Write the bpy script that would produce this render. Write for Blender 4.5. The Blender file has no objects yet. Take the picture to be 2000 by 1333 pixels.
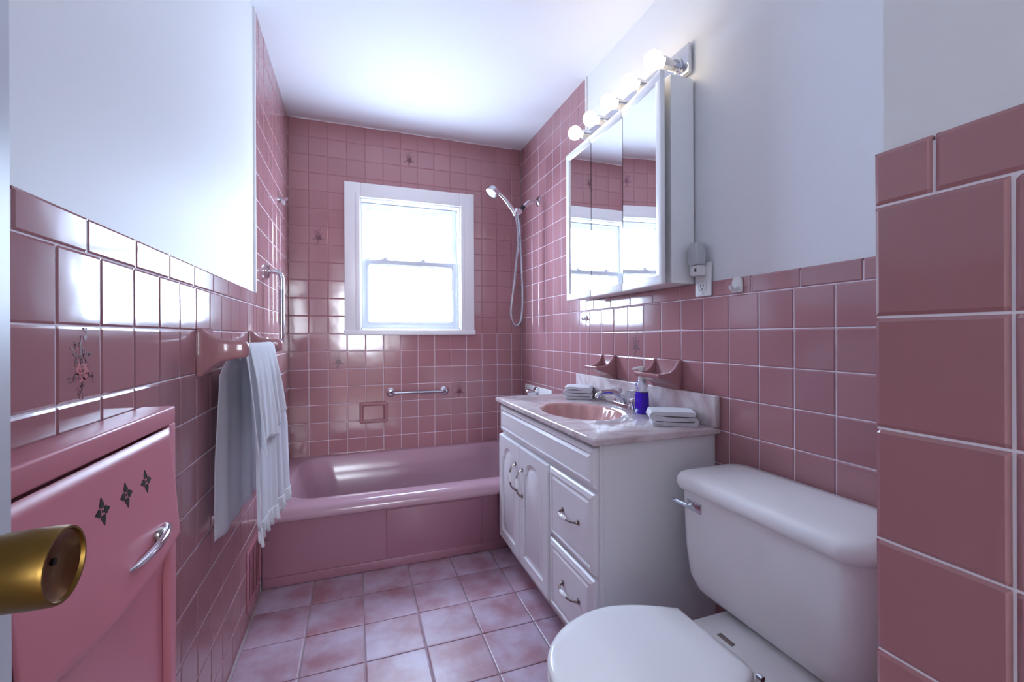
import bpy, bmesh, math, random
from mathutils import Vector, Matrix
random.seed(7)
R = math.radians
PI = math.pi
S = bpy.context.scene
COL = S.collection

# ------------------------------------------------------------------ camera, world, lights, exposure
F_PX, CY_PX, YAW, PITCH, ROLL = 853.69, 656.36, R(19.711), R(0.0086), R(-0.2384)
CAM = Vector((0.3788, -2.9383, 1.0752))
fw = Vector((math.sin(YAW)*math.cos(PITCH), math.cos(YAW)*math.cos(PITCH), math.sin(PITCH)))
rt = Vector((math.cos(YAW), -math.sin(YAW), 0)); up = rt.cross(fw)
rt2 = rt*math.cos(ROLL) + up*math.sin(ROLL); up2 = -rt*math.sin(ROLL) + up*math.cos(ROLL)
cd = bpy.data.cameras.new('camera'); cam = bpy.data.objects.new('camera', cd); COL.objects.link(cam)
m = Matrix((rt2, up2, -fw)).transposed().to_4x4(); m.translation = CAM
cam.matrix_world = m
cd.sensor_width = 36; cd.sensor_fit = 'HORIZONTAL'; cd.lens = F_PX/2000*36
cd.shift_y = -(666.5-CY_PX)/2000; cd.clip_start = 0.01
S.camera = cam
S.view_settings.view_transform = 'Standard'; S.view_settings.look = 'None'
S.view_settings.gamma = 1; S.view_settings.use_curve_mapping = False
S.view_settings.exposure = 1.42
WINDOW_POWER = 11.0
BULB_POWER = 4.0
HALL_FILL_POWER = 12.0

def lin(c):
    c = c/255
    return c/12.92 if c <= 0.04045 else ((c+0.055)/1.055)**2.4
def rgb(r, g, b): return (lin(r), lin(g), lin(b), 1)

w = bpy.data.worlds.new('world'); S.world = w; w.use_nodes = True
w.node_tree.nodes['Background'].inputs[0].default_value = (0.75, 0.82, 1, 1)
w.node_tree.nodes['Background'].inputs[1].default_value = 1.0

# daylight through the frosted window, bathroom side
def area(name, loc, rot, sx, sy, power, color):
    l = bpy.data.lights.new(name, 'AREA'); l.shape = 'RECTANGLE'; l.size = sx; l.size_y = sy
    l.energy = power; l.color = color
    o = bpy.data.objects.new(name, l); COL.objects.link(o); o.location = loc; o.rotation_euler = rot
    return o

# ------------------------------------------------------------------ materials
def pm(name, col, rough=.5, metal=0, spec=.5, trans=0, coat=0, emit=None, es=0, ior=1.45, alpha=1, sheen=0):
    m = bpy.data.materials.new(name); m.use_nodes = True
    b = m.node_tree.nodes['Principled BSDF']
    b.inputs['Base Color'].default_value = col
    b.inputs['Roughness'].default_value = rough
    b.inputs['Metallic'].default_value = metal
    b.inputs['Specular IOR Level'].default_value = spec
    b.inputs['Transmission Weight'].default_value = trans
    b.inputs['Coat Weight'].default_value = coat
    b.inputs['IOR'].default_value = ior
    b.inputs['Alpha'].default_value = alpha
    b.inputs['Sheen Weight'].default_value = sheen
    if emit:
        b.inputs['Emission Color'].default_value = emit
        b.inputs['Emission Strength'].default_value = es
    return m
def N(m, t, **kw):
    n = m.node_tree.nodes.new(t)
    for k, v in kw.items(): setattr(n, k, v)
    return n
def bump(m, scale, strength, dist=.001, detail=2, coord='Object', stretch=None):
    nt = m.node_tree; tc = N(m, 'ShaderNodeTexCoord'); no = N(m, 'ShaderNodeTexNoise'); bp = N(m, 'ShaderNodeBump')
    no.inputs['Scale'].default_value = scale; no.inputs['Detail'].default_value = detail
    bp.inputs['Strength'].default_value = strength; bp.inputs['Distance'].default_value = dist
    src = tc.outputs[coord]
    if stretch:
        mp = N(m, 'ShaderNodeMapping'); mp.inputs['Scale'].default_value = stretch
        nt.links.new(src, mp.inputs[0]); src = mp.outputs[0]
    nt.links.new(src, no.inputs['Vector']); nt.links.new(no.outputs['Fac'], bp.inputs['Height'])
    nt.links.new(bp.outputs[0], nt.nodes['Principled BSDF'].inputs['Normal'])
    return m
def vary(m, c1, c2, scale=0, rand=True, offset=False, ramp=(.3, .7), detail=3):
    """base colour mix of two colours by object random and/or noise"""
    nt = m.node_tree; b = nt.nodes['Principled BSDF']
    mx = N(m, 'ShaderNodeMix', data_type='RGBA')
    mx.inputs[6].default_value = c1; mx.inputs[7].default_value = c2
    oi = N(m, 'ShaderNodeObjectInfo')
    if scale:
        tc = N(m, 'ShaderNodeTexCoord'); no = N(m, 'ShaderNodeTexNoise')
        no.inputs['Scale'].default_value = scale; no.inputs['Detail'].default_value = detail
        src = tc.outputs['Object']
        if offset:
            vm = N(m, 'ShaderNodeVectorMath', operation='MULTIPLY_ADD')
            cb = N(m, 'ShaderNodeCombineXYZ')
            nt.links.new(oi.outputs['Random'], cb.inputs[0]); nt.links.new(oi.outputs['Random'], cb.inputs[2])
            vm.inputs[1].default_value = (37, 53, 71)
            nt.links.new(cb.outputs[0], vm.inputs[0]); nt.links.new(src, vm.inputs[2]); src = vm.outputs[0]
        nt.links.new(src, no.inputs['Vector'])
        mr = N(m, 'ShaderNodeMapRange'); mr.inputs[1].default_value = ramp[0]; mr.inputs[2].default_value = ramp[1]
        nt.links.new(no.outputs['Fac'], mr.inputs[0]); nt.links.new(mr.outputs[0], mx.inputs[0])
    else:
        nt.links.new(oi.outputs['Random'], mx.inputs[0])
    nt.links.new(mx.outputs[2], b.inputs['Base Color'])
    return m

M = {}
M['tile'] = vary(bump(pm('glazed_rose_tile', rgb(176, 112, 118), .11, spec=.85), 14, .10, .004, 1), rgb(168, 119, 123), rgb(175, 125, 129))
M['ceramic'] = pm('rose_ceramic', rgb(174, 124, 128), .12)
M['grout'] = bump(pm('white_grout', rgb(240, 232, 240), .8), 300, .3)
M['grout_old'] = bump(pm('rose_grout', rgb(166, 112, 118), .8), 300, .3)
M['floor_grout'] = bump(pm('floor_grout', rgb(190, 168, 172), .8), 300, .3)
M['floor_tile'] = bump(pm('mottled_floor_tile', rgb(170, 110, 120), .32, spec=.5), 90, .25, .001)
vary(M['floor_tile'], rgb(166, 116, 126), rgb(194, 174, 192), 8, offset=True, ramp=(.32, .66), detail=4)
M['plaster'] = bump(pm('white_painted_plaster', rgb(236, 237, 239), .55), 40, .06, .002)
M['ceiling'] = bump(pm('ceiling_paint', rgb(232, 232, 236), .7), 60, .05, .002)
M['trim'] = pm('white_gloss_paint', rgb(238, 238, 240), .3)
M['door_paint'] = pm('door_paint', rgb(196, 199, 205), .4)
M['sash'] = pm('white_vinyl', rgb(204, 208, 214), .35)
M['cab_white'] = bump(pm('white_lacquer', rgb(246, 246, 248), .3), 30, .04, .001)
M['mc_white'] = pm('medicine_cabinet_white', rgb(248, 248, 248), .3)
M['mirror'] = pm('mirror_silver', (.9, .92, .93, 1), .01, 1)
M['chrome'] = pm('chrome', (.66, .67, .71, 1), .09, 1)
M['brushed'] = pm('brushed_steel', (.40, .40, .44, 1), .25, 1)
M['brass'] = bump(pm('satin_brass', rgb(132, 101, 50), .38, 1), 200, .06)
M['brass_face'] = pm('brown_brass_face', rgb(112, 80, 52), .32, 1)  # browner brass for the knob's end face
M['antique'] = pm('antique_pewter', rgb(150, 140, 136), .25, 1)
M['porcelain'] = pm('white_porcelain', rgb(250, 250, 250), .08)
M['seat'] = pm('white_enamel_seat', rgb(250, 250, 250), .16)
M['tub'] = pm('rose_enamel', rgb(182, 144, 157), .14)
M['apron'] = pm('dark_rose_apron', rgb(152, 103, 119), .34)  # darker, rougher rose than the basin
M['hamper'] = pm('pink_enamelled_steel', rgb(204, 126, 138), .36)
M['hamper_dark'] = pm('hamper_painted_shade', rgb(26, 12, 12), .8)  # near-black for painted shade in the hamper's door gap and vents
M['vent'] = pm('rose_painted_vent', rgb(190, 120, 134), .35)
M['vent_dark'] = pm('duct_painted_shade', rgb(60, 22, 34), .8)
M['black'] = pm('black_plastic', rgb(28, 28, 32), .35)
M['plastic'] = pm('white_plastic', rgb(236, 236, 234), .35)
M['nl_shade'] = pm('frosted_plastic', rgb(222, 224, 226), .35, trans=.35)
M['slot'] = pm('outlet_slot', rgb(70, 52, 48), .6)
M['cloth'] = bump(pm('white_cotton', rgb(244, 244, 246), .9, sheen=.2), 260, .35, .0015)
M['sheer'] = bump(pm('sheer_white_cotton', rgb(240, 240, 244), .9, sheen=.2, alpha=.93), 300, .25, .001)
M['lace'] = bump(pm('white_lace', rgb(246, 246, 246), .9, sheen=.2), 140, .8, .004)
M['embroid'] = pm('grey_embroidery', rgb(186, 184, 190), .8)
M['terry'] = bump(pm('pale_grey_terry', rgb(234, 232, 238), .95, sheen=.4), 420, .9, .003)
M['print'] = pm('flower_print_brown', rgb(120, 76, 84), .3)
M['print_rose'] = pm('flower_print_rose', rgb(196, 108, 112), .3)
M['acrylic'] = pm('clear_acrylic', (.96, .97, 1, 1), .03, trans=.92, ior=1.47)
M['bottle'] = pm('clear_bottle', (.92, .93, 1, 1), .06, trans=.85, ior=1.3)
M['liquid'] = pm('violet_soap', rgb(70, 28, 205), .1, trans=.25)
M['dots'] = pm('label_blue', rgb(24, 40, 190), .3)
M['hall_floor'] = bump(pm('hall_wood', rgb(150, 104, 66), .35), 8, .1)
M['lock_hole_shade'] = pm('dark_shadow_gap', rgb(30, 24, 26), .8)  # near-black standing for shade inside the knob's lock hole

# cultured marble counter
mm = pm('cultured_marble', rgb(214, 200, 200), .12)
nt = mm.node_tree
tc = N(mm, 'ShaderNodeTexCoord'); n1 = N(mm, 'ShaderNodeTexNoise'); n2 = N(mm, 'ShaderNodeTexNoise'); cr = N(mm, 'ShaderNodeValToRGB')
n1.inputs['Scale'].default_value = 6; n1.inputs['Detail'].default_value = 4
n2.inputs['Scale'].default_value = 7; n2.inputs['Detail'].default_value = 5; n2.inputs['Distortion'].default_value = 2.2
nt.links.new(tc.outputs['Object'], n2.inputs['Vector']); nt.links.new(n2.outputs['Fac'], cr.inputs[0])
cr.color_ramp.elements[0].position = .30; cr.color_ramp.elements[0].color = rgb(198, 176, 178)
cr.color_ramp.elements[1].position = .62; cr.color_ramp.elements[1].color = rgb(226, 216, 216)
e = cr.color_ramp.elements.new(.47); e.color = rgb(212, 198, 199)
nt.links.new(cr.outputs[0], nt.nodes['Principled BSDF'].inputs['Base Color'])
M['marble'] = mm
M['basin'] = pm('rose_basin', rgb(208, 160, 156), .12)

for k_ in ('cloth', 'sheer', 'lace'):   # thin cotton lets light through
    nt = M[k_].node_tree; tr_ = N(M[k_], 'ShaderNodeBsdfTranslucent'); mx_ = N(M[k_], 'ShaderNodeMixShader')
    tr_.inputs[0].default_value = (.9, .9, .94, 1); mx_.inputs[0].default_value = .45
    nt.links.new(nt.nodes['Principled BSDF'].outputs[0], mx_.inputs[1]); nt.links.new(tr_.outputs[0], mx_.inputs[2])
    nt.links.new(mx_.outputs[0], nt.nodes['Material Output'].inputs[0])
def emis(name, col, s, gloss=0):
    m = bpy.data.materials.new(name); m.use_nodes = True; nt = m.node_tree
    b = nt.nodes['Principled BSDF']
    b.inputs['Base Color'].default_value = (.8, .8, .8, 1); b.inputs['Roughness'].default_value = .3
    b.inputs['Emission Color'].default_value = col; b.inputs['Emission Strength'].default_value = s
    return m
M['pane'] = emis('frosted_daylit_pane', (.58, .75, 1, 1), WINDOW_POWER)
M['bulb'] = emis('lit_frosted_bulb', (1, .82, .56, 1), BULB_POWER)
M['bulb_dim'] = emis('dim_frosted_bulb', (1, .86, .66, 1), BULB_POWER*.12)
M['hall_fill_pane'] = emis('hall_fill_glow', (.80, .89, 1, 1), HALL_FILL_POWER)  # glow of the added hall window, fills from the doorway side

# ------------------------------------------------------------------ mesh helpers
class B:
    def __init__(s): s.v = []; s.f = []
    def add(s, vs, fs):
        o = len(s.v); s.v += [tuple(v) for v in vs]; s.f += [[o+i for i in f] for f in fs]; return s
    def bm(s, bm):
        bm.verts.index_update(); vs = [v.co[:] for v in bm.verts]; fs = [[v.index for v in f.verts] for f in bm.faces]
        bm.free(); return s.add(vs, fs)
    def box(s, x0, x1, y0, y1, z0, z1, bev=0, seg=2):
        bm = bmesh.new(); bmesh.ops.create_cube(bm, size=1)
        for v in bm.verts:
            v.co = Vector(((x0+x1)/2+v.co.x*(x1-x0), (y0+y1)/2+v.co.y*(y1-y0), (z0+z1)/2+v.co.z*(z1-z0)))
        if bev: bmesh.ops.bevel(bm, geom=bm.edges[:], offset=bev, segments=seg, profile=.5, affect='EDGES')
        return s.bm(bm)
    def loft(s, rings, c0=True, c1=True, closed=True):
        n = len(rings[0]); vs = [p for r in rings for p in r]; fs = []
        for i in range(len(rings)-1):
            for j in range(n if closed else n-1):
                k = (j+1) % n
                fs.append([i*n+j, i*n+k, (i+1)*n+k, (i+1)*n+j])
        if c0: fs.append(list(range(n))[::-1])
        if c1: fs.append([(len(rings)-1)*n+j for j in range(n)])
        return s.add(vs, fs)
    def lathe(s, prof, o, ax=(0, 0, 1), n=24, c0=True, c1=True):
        ax = Vector(ax).normalized(); t = Vector((1, 0, 0)) if abs(ax.x) < .9 else Vector((0, 1, 0))
        u = ax.cross(t).normalized(); v = ax.cross(u); o = Vector(o)
        rings = [[o+ax*h+(u*math.cos(2*PI*i/n)+v*math.sin(2*PI*i/n))*max(r, 1e-5) for i in range(n)] for r, h in prof]
        return s.loft(rings, c0, c1)
    def tube(s, pts, r, n=12, smooth=0, caps=True):
        pts = [Vector(p) for p in pts]
        rs = list(r) if isinstance(r, (list, tuple)) else [r]*len(pts)
        if smooth: pts, rs = catmull(pts, rs, smooth)
        rings = []; t = (pts[1]-pts[0]).normalized()
        a = Vector((0, 0, 1)) if abs(t.z) < .9 else Vector((1, 0, 0)); u = t.cross(a).normalized()
        for i, p in enumerate(pts):
            t = (pts[min(i+1, len(pts)-1)]-pts[max(i-1, 0)]).normalized()
            u = (u-t*u.dot(t)).normalized(); v = t.cross(u)
            rings.append([p+(u*math.cos(2*PI*k/n)+v*math.sin(2*PI*k/n))*rs[i] for k in range(n)])
        return s.loft(rings, caps, caps)
    def prism(s, poly, axis, a, b, bev=0, seg=2):
        """poly = 2-D outline in the two other axes (cyclic order), extruded a..b along axis"""
        def mk(p, t):
            return {'x': (t, p[0], p[1]), 'y': (p[0], t, p[1]), 'z': (p[0], p[1], t)}[axis]
        bm = bmesh.new(); n = len(poly)
        lo = [bm.verts.new(mk(p, a)) for p in poly]; hi = [bm.verts.new(mk(p, b)) for p in poly]
        bm.faces.new(lo[::-1]); bm.faces.new(hi)
        for i in range(n): bm.faces.new((lo[i], lo[(i+1) % n], hi[(i+1) % n], hi[i]))
        bmesh.ops.recalc_face_normals(bm, faces=bm.faces[:])
        if bev:
            bm.edges.ensure_lookup_table()
            es = [e for e in bm.edges if e.calc_face_angle(0) > .5]
            bmesh.ops.bevel(bm, geom=es, offset=bev, segments=seg, profile=.5, affect='EDGES', clamp_overlap=True)
        return s.bm(bm)
    def grid(s, fn, nu, nv, cu=False):
        vs = [fn(i/nu if True else 0, j/nv) for i in range(nu+1) for j in range(nv+1)]
        fs = [[i*(nv+1)+j, (i+1)*(nv+1)+j, (i+1)*(nv+1)+j+1, i*(nv+1)+j+1] for i in range(nu) for j in range(nv)]
        return s.add(vs, fs)
    def mesh(s, name, mat, smooth=True, angle=35):
        me = bpy.data.meshes.new(name); me.from_pydata(s.v, [], s.f)
        bm = bmesh.new(); bm.from_mesh(me); bmesh.ops.recalc_face_normals(bm, faces=bm.faces[:]); bm.to_mesh(me); bm.free()
        if smooth:
            me.polygons.foreach_set('use_smooth', [True]*len(me.polygons)); me.set_sharp_from_angle(angle=R(angle))
        me.materials.append(M[mat] if isinstance(mat, str) else mat); me.update()
        return me
    def build(s, name, mat, parent=None, smooth=True, angle=35, **kw):
        o = bpy.data.objects.new(name, s.mesh(name, mat, smooth, angle)); COL.objects.link(o)
        if parent: setp(o, parent)
        tag(o, **kw)
        return o
WORLD = {}
def setp(o, p):
    o.parent = p
    mw = WORLD.get(p.name, Matrix.Identity(4))
    o.matrix_parent_inverse = mw.inverted()
    if p.name not in WORLD: pass
def catmull(pts, rs, k):
    P = [pts[0]*2-pts[1]]+pts+[pts[-1]*2-pts[-2]]; Q = []; q = []
    for i in range(1, len(P)-2):
        for j in range(k):
            t = j/k; a, b, c, d = P[i-1:i+3]
            Q.append(.5*((2*b)+(c-a)*t+(2*a-5*b+4*c-d)*t*t+(3*b-a-3*c+d)*t**3)); q.append(rs[i-1]*(1-t)+rs[min(i, len(rs)-1)]*t)
    Q.append(pts[-1]); q.append(rs[-1]); return Q, q
def tag(o, label=None, cat=None, group=None, kind=None):
    if label: o['label'] = label
    if cat: o['category'] = cat
    if group: o['group'] = group
    if kind: o['kind'] = kind
    return o
def thing(name, loc, label, cat, group=None, kind=None):
    o = bpy.data.objects.new(name, None); COL.objects.link(o); o.location = loc; o.empty_display_size = .05
    WORLD[o.name] = Matrix.Translation(loc)
    return tag(o, label, cat, group, kind)
def rrect(x0, x1, y0, y1, r, z, n=6):
    """rounded rectangle ring in XY at height z; r may be (r00,r10,r11,r01)"""
    if not isinstance(r, (tuple, list)): r = (r,)*4
    out = []
    for (cx, cy, a0), q in zip(((x0, y0, 180), (x1, y0, 270), (x1, y1, 0), (x0, y1, 90)), r):
        ox = cx+q if cx == x0 else cx-q; oy = cy+q if cy == y0 else cy-q
        for i in range(n+1):
            a = R(a0+90*i/n); out.append((ox+q*math.cos(a), oy+q*math.sin(a), z))
    return out

# ------------------------------------------------------------------ the room
W = 1.504; ZC = 2.41; P = 0.11; Z0 = 1.0922
YL, YR = -0.967, -0.755         # vertical joints of the side walls
ZT0 = Z0+P; ZT1 = ZT0+0.054     # cap trim
PLL, PLR = -0.915, -0.937       # plaster / alcove edges
XW, YW = 0.868, -2.648          # wing wall
YD = -3.18                      # door wall
HX0, HX1, HZ0, HZ1 = 0.402, 1.062, 1.117, 1.962   # window hole
CX0, CX1, CZ0, CZ1 = 0.316, 1.150, 1.083, 2.048   # casing outer
D = 0.006

def walltag(o, label): return tag(o, label=label, kind='structure')
wl = B().box(-.12, -D, YD-.12, .1, 0, ZC).build('wall_left', 'plaster', smooth=False)
walltag(wl, 'long left wall with rose tiles below and white plaster above')
wr = B().box(W+D, W+.12, YW, .1, 0, ZC).build('wall_right', 'plaster', smooth=False)
walltag(wr, 'right wall behind vanity and toilet, rose tiles and white plaster')
wb = B()
for a in ((-.12, HX0, 0, ZC), (HX1, W+.12, 0, ZC), (HX0, HX1, 0, HZ0), (HX0, HX1, HZ1, ZC)): wb.box(a[0], a[1], D, .14, a[2], a[3])
wb = wb.build('wall_back', 'plaster', smooth=False); walltag(wb, 'rose tiled end wall with the window over the bathtub')
ww = B().box(XW+D, W+.12, YD-.12, YW-D, 0, ZC).build('wall_wing', 'plaster', smooth=False)
walltag(ww, 'near wing wall at the right with large rose tiles, beside the toilet')
wf = B().box(-.12, .06, YD-.12, YD, 0, ZC).box(.06, XW+D, YD-.12, YD, 2.06, ZC).build('wall_front', 'plaster', smooth=False)
walltag(wf, 'wall with the doorway behind the viewer')
ce = B().box(-.12, W+.12, YD-.12, .14, ZC, ZC+.1).build('ceiling', 'ceiling', smooth=False); walltag(ce, 'plain white bathroom ceiling')
fl = B().box(-.12, W+.12, YD-.12, .14, -.1, -D).build('floor', 'floor_grout', smooth=False); walltag(fl, 'bathroom floor of square mottled mauve tiles')
# hall behind the doorway
hf = B().box(-1.0, 2.0, -7.4, YD-.12, -.1, -.001).build('floor_hall', 'hall_floor', smooth=False); walltag(hf, 'wooden hall floor outside the doorway')
hw = B().box(-1.0, 2.0, -7.5, -7.4, 0, ZC).box(-1.1, -1.0, -7.5, YD-.12, 0, ZC).box(2.0, 2.1, -7.5, YD-.12, 0, ZC).box(-1.0, -.12, YD-.12, YD-.10, 0, ZC).box(W+.12, 2.0, YD-.12, YD-.10, 0, ZC).build('wall_hall', 'plaster', smooth=False)
walltag(hw, 'white walls of the hall outside the doorway')
hc = B().box(-1.1, 2.1, -7.5, YD-.12, ZC, ZC+.1).build('ceiling_hall', 'ceiling', smooth=False); walltag(hc, 'white hall ceiling outside the doorway')

# tile beds (the joints)
def bed(parent, x0, x1, y0, y1, z0, z1, mat): return B().box(x0, x1, y0, y1, z0, z1).build('grout_bed', mat, parent, smooth=False)
g = .0019
bed(wl, -D, -g, YD, PLL-.004, 0, ZT1-.006, 'grout'); bed(wl, -D, -g, PLL-.004, 0, 0, Z0, 'grout'); bed(wl, -D, -g, PLL-.004, 0, Z0, ZC, 'grout')
bed(wr, W+g, W+D, YW, PLR, 0, ZT1-.006, 'grout'); bed(wr, W+g, W+D, PLR, 0, 0, ZC, 'grout')
bed(wb, 0, W, g, D, 0, Z0, 'grout')
bed(wb, 0, HX0, g, D, Z0, ZC, 'grout_old'); bed(wb, HX1, W, g, D, Z0, ZC, 'grout_old'); bed(wb, HX0, HX1, g, D, HZ1, ZC, 'grout_old')
bed(ww, XW+g, XW+D, YD, YW-D, 0, ZT1-.006, 'grout'); bed(ww, XW+g, W, YW-D, YW-g, 0, ZT1-.006, 'grout')

ROT = {'back': Matrix(((1, 0, 0), (0, 0, -1), (0, 1, 0))),
       'left': Matrix(((0, 0, 1), (1, 0, 0), (0, 1, 0))),
       'right': Matrix(((0, 0, -1), (-1, 0, 0), (0, 1, 0))),
       'end': Matrix(((-1, 0, 0), (0, 0, 1), (0, 1, 0))),
       'floor': Matrix.Identity(3)}
TM = {}
def tile_geo(w_, h_, t=D-.0004, e=.0035, jt=.0025, pil=.0012):
    w2, h2 = w_/2-jt/2, h_/2-jt/2
    xs = [-w2, -w2+e, w2-e, w2]; ys = [-h2, -h2+e, h2-e, h2]
    vs = []
    for j in range(4):
        for i in range(4):
            edge = (i in (0, 3))+(j in (0, 3))
            vs.append((xs[i], ys[j], -pil*1.3 if edge else 0))
    fs = [[j*4+i, j*4+i+1, (j+1)*4+i+1, (j+1)*4+i] for j in range(3) for i in range(3)]
    per = [0, 1, 2, 3, 7, 11, 15, 14, 13, 12, 8, 4]
    o = len(vs); vs += [(vs[i][0], vs[i][1], -t) for i in per]
    for k in range(12):
        a, b = per[k], per[(k+1) % 12]; fs.append([b, a, o+k, o+(k+1) % 12])
    return vs, fs
def tile_mesh(name, w_, h_, mat, **kw):
    key = (name, round(w_, 4), round(h_, 4), mat)
    if key not in TM:
        b = B(); b.add(*tile_geo(w_, h_, **kw)); TM[key] = b.mesh(name, mat, False)
    return TM[key]
def put_tiles(parent, items, face, limit=295):
    """items: (name, centre, w, h, mat, extra) ; nearest/largest become parts, the rest one joined part"""
    def score(it):
        c = Vector(it[1]); d = c-CAM; n = ROT[face] @ Vector((0, 0, 1)); dd = d.length
        vis = it[5] if it[5] is not None else 1
        return vis*it[2]*it[3]*abs(n.dot(d))/dd**3
    items = sorted(items, key=score, reverse=True); rest = B(); out = []
    for i, it in enumerate(items):
        nm, c, w_, h_, mat, vis = it
        if w_ < .006 or h_ < .006: continue
        kw = dict(e=.004, jt=.004, pil=.0009) if mat == 'floor_tile' else {}
        if len(out) < limit and vis != 0:
            o = bpy.data.objects.new(nm, tile_mesh(nm, w_, h_, mat, **kw)); COL.objects.link(o)
            j = Matrix.Rotation(R(random.gauss(0, .16)), 3, 'X') @ Matrix.Rotation(R(random.gauss(0, .16)), 3, 'Y')
            mw = (ROT[face] @ j).to_4x4(); mw.translation = Vector(c)
            o.parent = parent; o.matrix_basis = mw; out.append(o)
        else:
            vs, fs = tile_geo(w_, h_, **kw); rest.add([Vector(c)+ROT[face] @ Vector(v) for v in vs], fs); rm = mat
    if rest.v:
        o = rest.build('tile_field', rm, parent, False); o['kind'] = 'stuff'
    return out
def spans(lo, hi, origin, pitch):
    k = math.floor((lo-origin)/pitch+1e-4); res = []
    while origin+k*pitch < hi-1e-4:
        a, b = max(lo, origin+k*pitch), min(hi, origin+(k+1)*pitch); res.append((a, b)); k += 1
    return res

# flower print
def flower(parent, c, face, faded):
    b = B(); rb = B(); rnd = random.Random(3); SC = 1.4
    def leaf(bb, x, y, l, wd, a, z=.0004):
        n = 8; pts = []
        for i in range(n):
            t = 2*PI*i/n; px, py = l*math.cos(t), wd*math.sin(t)
            pts.append((x+px*math.cos(a)-py*math.sin(a), y+px*math.sin(a)+py*math.cos(a)))
        m_ = ROT[face]; C = Vector(c)
        bb.add([C+m_ @ Vector((q[0]*SC, q[1]*SC, z)) for q in pts]+[C+m_ @ Vector((q[0]*SC, q[1]*SC, z-.0012)) for q in pts],
               [list(range(n))]+[[i, (i+1) % n, n+(i+1) % n, n+i] for i in range(n)])
    for ring, (n_, rr_, ll, ww_) in enumerate(((8, .0085, .0062, .0046), (6, .0048, .0045, .0036), (4, .0018, .003, .0024))):
        for i in range(n_):
            t = i*2*PI/n_+ring*.5
            if (i+ring) % 3 == 2: leaf(b, .002+rr_*math.cos(t), -.008+rr_*math.sin(t), ll*.55, ww_*.3, t+PI/2, .0008)
            leaf(rb, .002+rr_*math.cos(t), -.008+rr_*math.sin(t), ll*.8, ww_*.55, t+PI/2+.4, .0004+.0001*ring)
    for x, y, n, a, ln in ((-.004, .002, 9, 2.1, .024), (.002, .004, 12, 1.45, .034), (-.008, -.010, 8, 3.5, .016), (.010, -.012, 8, 5.9, .015), (.0, -.018, 10, 4.6, .020), (.008, .0, 7, .8, .018)):
        for k in range(n):
            t = k/n
            px, py = x+math.cos(a)*t*ln, y+math.sin(a)*t*ln
            leaf(b, px+rnd.uniform(-.005, .005), py+rnd.uniform(-.003, .003), rnd.uniform(.0024, .0046), rnd.uniform(.0008, .0015), a+rnd.uniform(-1.2, 1.2))
    b.build('flower_print', 'print', parent, smooth=False)
    o = rb.build('rose_print', 'print_rose' if not faded else 'print', parent, smooth=False)
def mark(tiles, pt, face, faded=True):
    o = min(tiles, key=lambda t: (t.matrix_basis.translation-Vector(pt)).length)
    c = o.matrix_basis.translation.copy()
    p = bpy.data.objects
    WORLD[o.name] = o.matrix_basis.copy()
    flower(o, c, face, faded)

def tile_back():
    it = []
    for x0, x1 in spans(0, W, 0, P):
        for z0, z1 in spans(.33, ZC, Z0, P):
            a, b, c, d = x0, x1, z0, z1
            if c < HZ1 and d > HZ0:
                if a < HX0 < b: b = HX0-.004
                elif a < HX1 < b: a = HX1+.004
                elif a >= HX0 and b <= HX1:
                    if c < HZ0: d = HZ0-.004
                    else: continue
            if a > CX0 and b < CX1 and c > CZ0 and d < CZ1: continue
            it.append(('tile', ((a+b)/2, 0, (c+d)/2), b-a, d-c, 'tile', 1))
    return put_tiles(wb, it, 'back')
tb = tile_back()
for f_ in ((.715, 0, 2.247), (.165, 0, 1.697), (.275, 0, .927), (1.045, 0, .707)): mark(tb, f_, 'back')

def tile_side(parent, X, face, orig, ple, ytrim0, ymin, hide):
    it = []
    for y0, y1 in spans(ymin, 0, orig, P):
        for z0, z1 in spans(0, ZC, Z0, P):
            for (lo, hi, top) in ((ymin, ple, ZT0), (ple, 0, ZC)):
                a, b = max(y0, lo), min(y1, hi); d = min(z1, top)
                if b-a < .004 or d-z0 < .004: continue
                v = hide((a+b)/2, (z0+d)/2)
                if v is None: continue
                it.append(('tile', (X, (a+b)/2, (z0+d)/2), b-a, d-z0, 'tile', v))
    for y0, y1 in spans(ymin, ple, ytrim0, .1545):
        it.append(('trim_tile', (X, (y0+y1)/2, (ZT0+ZT1)/2), y1-y0, ZT1-ZT0, 'tile', 1 if y1 > -2.5 else 0))
    return put_tiles(parent, it, face)
def hide_l(y, z):
    if y < -2.50: return 0
    if y > -.83 and z < .30: return None
    if -2.34 < y < -1.97 and z < .90: return None
    if -1.08 < y < -.86 and .08 < z < .26: return None
    return 1
tl = tile_side(wl, 0, 'left', YL, PLL, -1.948, YD, hide_l)
mark(tl, (0, -2.122, 1.037), 'left', False)
def hide_r(y, z):
    if y > -.83 and z < .33: return None
    if -1.78 < y < -.90 and z < .72: return None
    if -2.40 < y < -1.92 and z < .60: return None
    if -1.65 < y < -1.0 and 1.30 < z < 1.95: return None
    return 1
tr = tile_side(wr, W, 'right', YR, PLR, -1.94-.1545, YW+.0, hide_r)
mark(tr, (W, -1.36, 1.037), 'right')
it = []
for y0, y1 in spans(YD, YW, YW-.0985-5*P, P):
    for z0, z1 in spans(0, ZT0, Z0, P): it.append(('tile', (XW, (y0+y1)/2, (z0+z1)/2), y1-y0, z1-z0, 'tile', 1))
for y0, y1 in spans(YD, YW, YW-.0485-4*.1545, .1545): it.append(('trim_tile', (XW, (y0+y1)/2, (ZT0+ZT1)/2), y1-y0, ZT1-ZT0, 'tile', 1))
put_tiles(ww, it, 'right')
it = []
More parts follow.
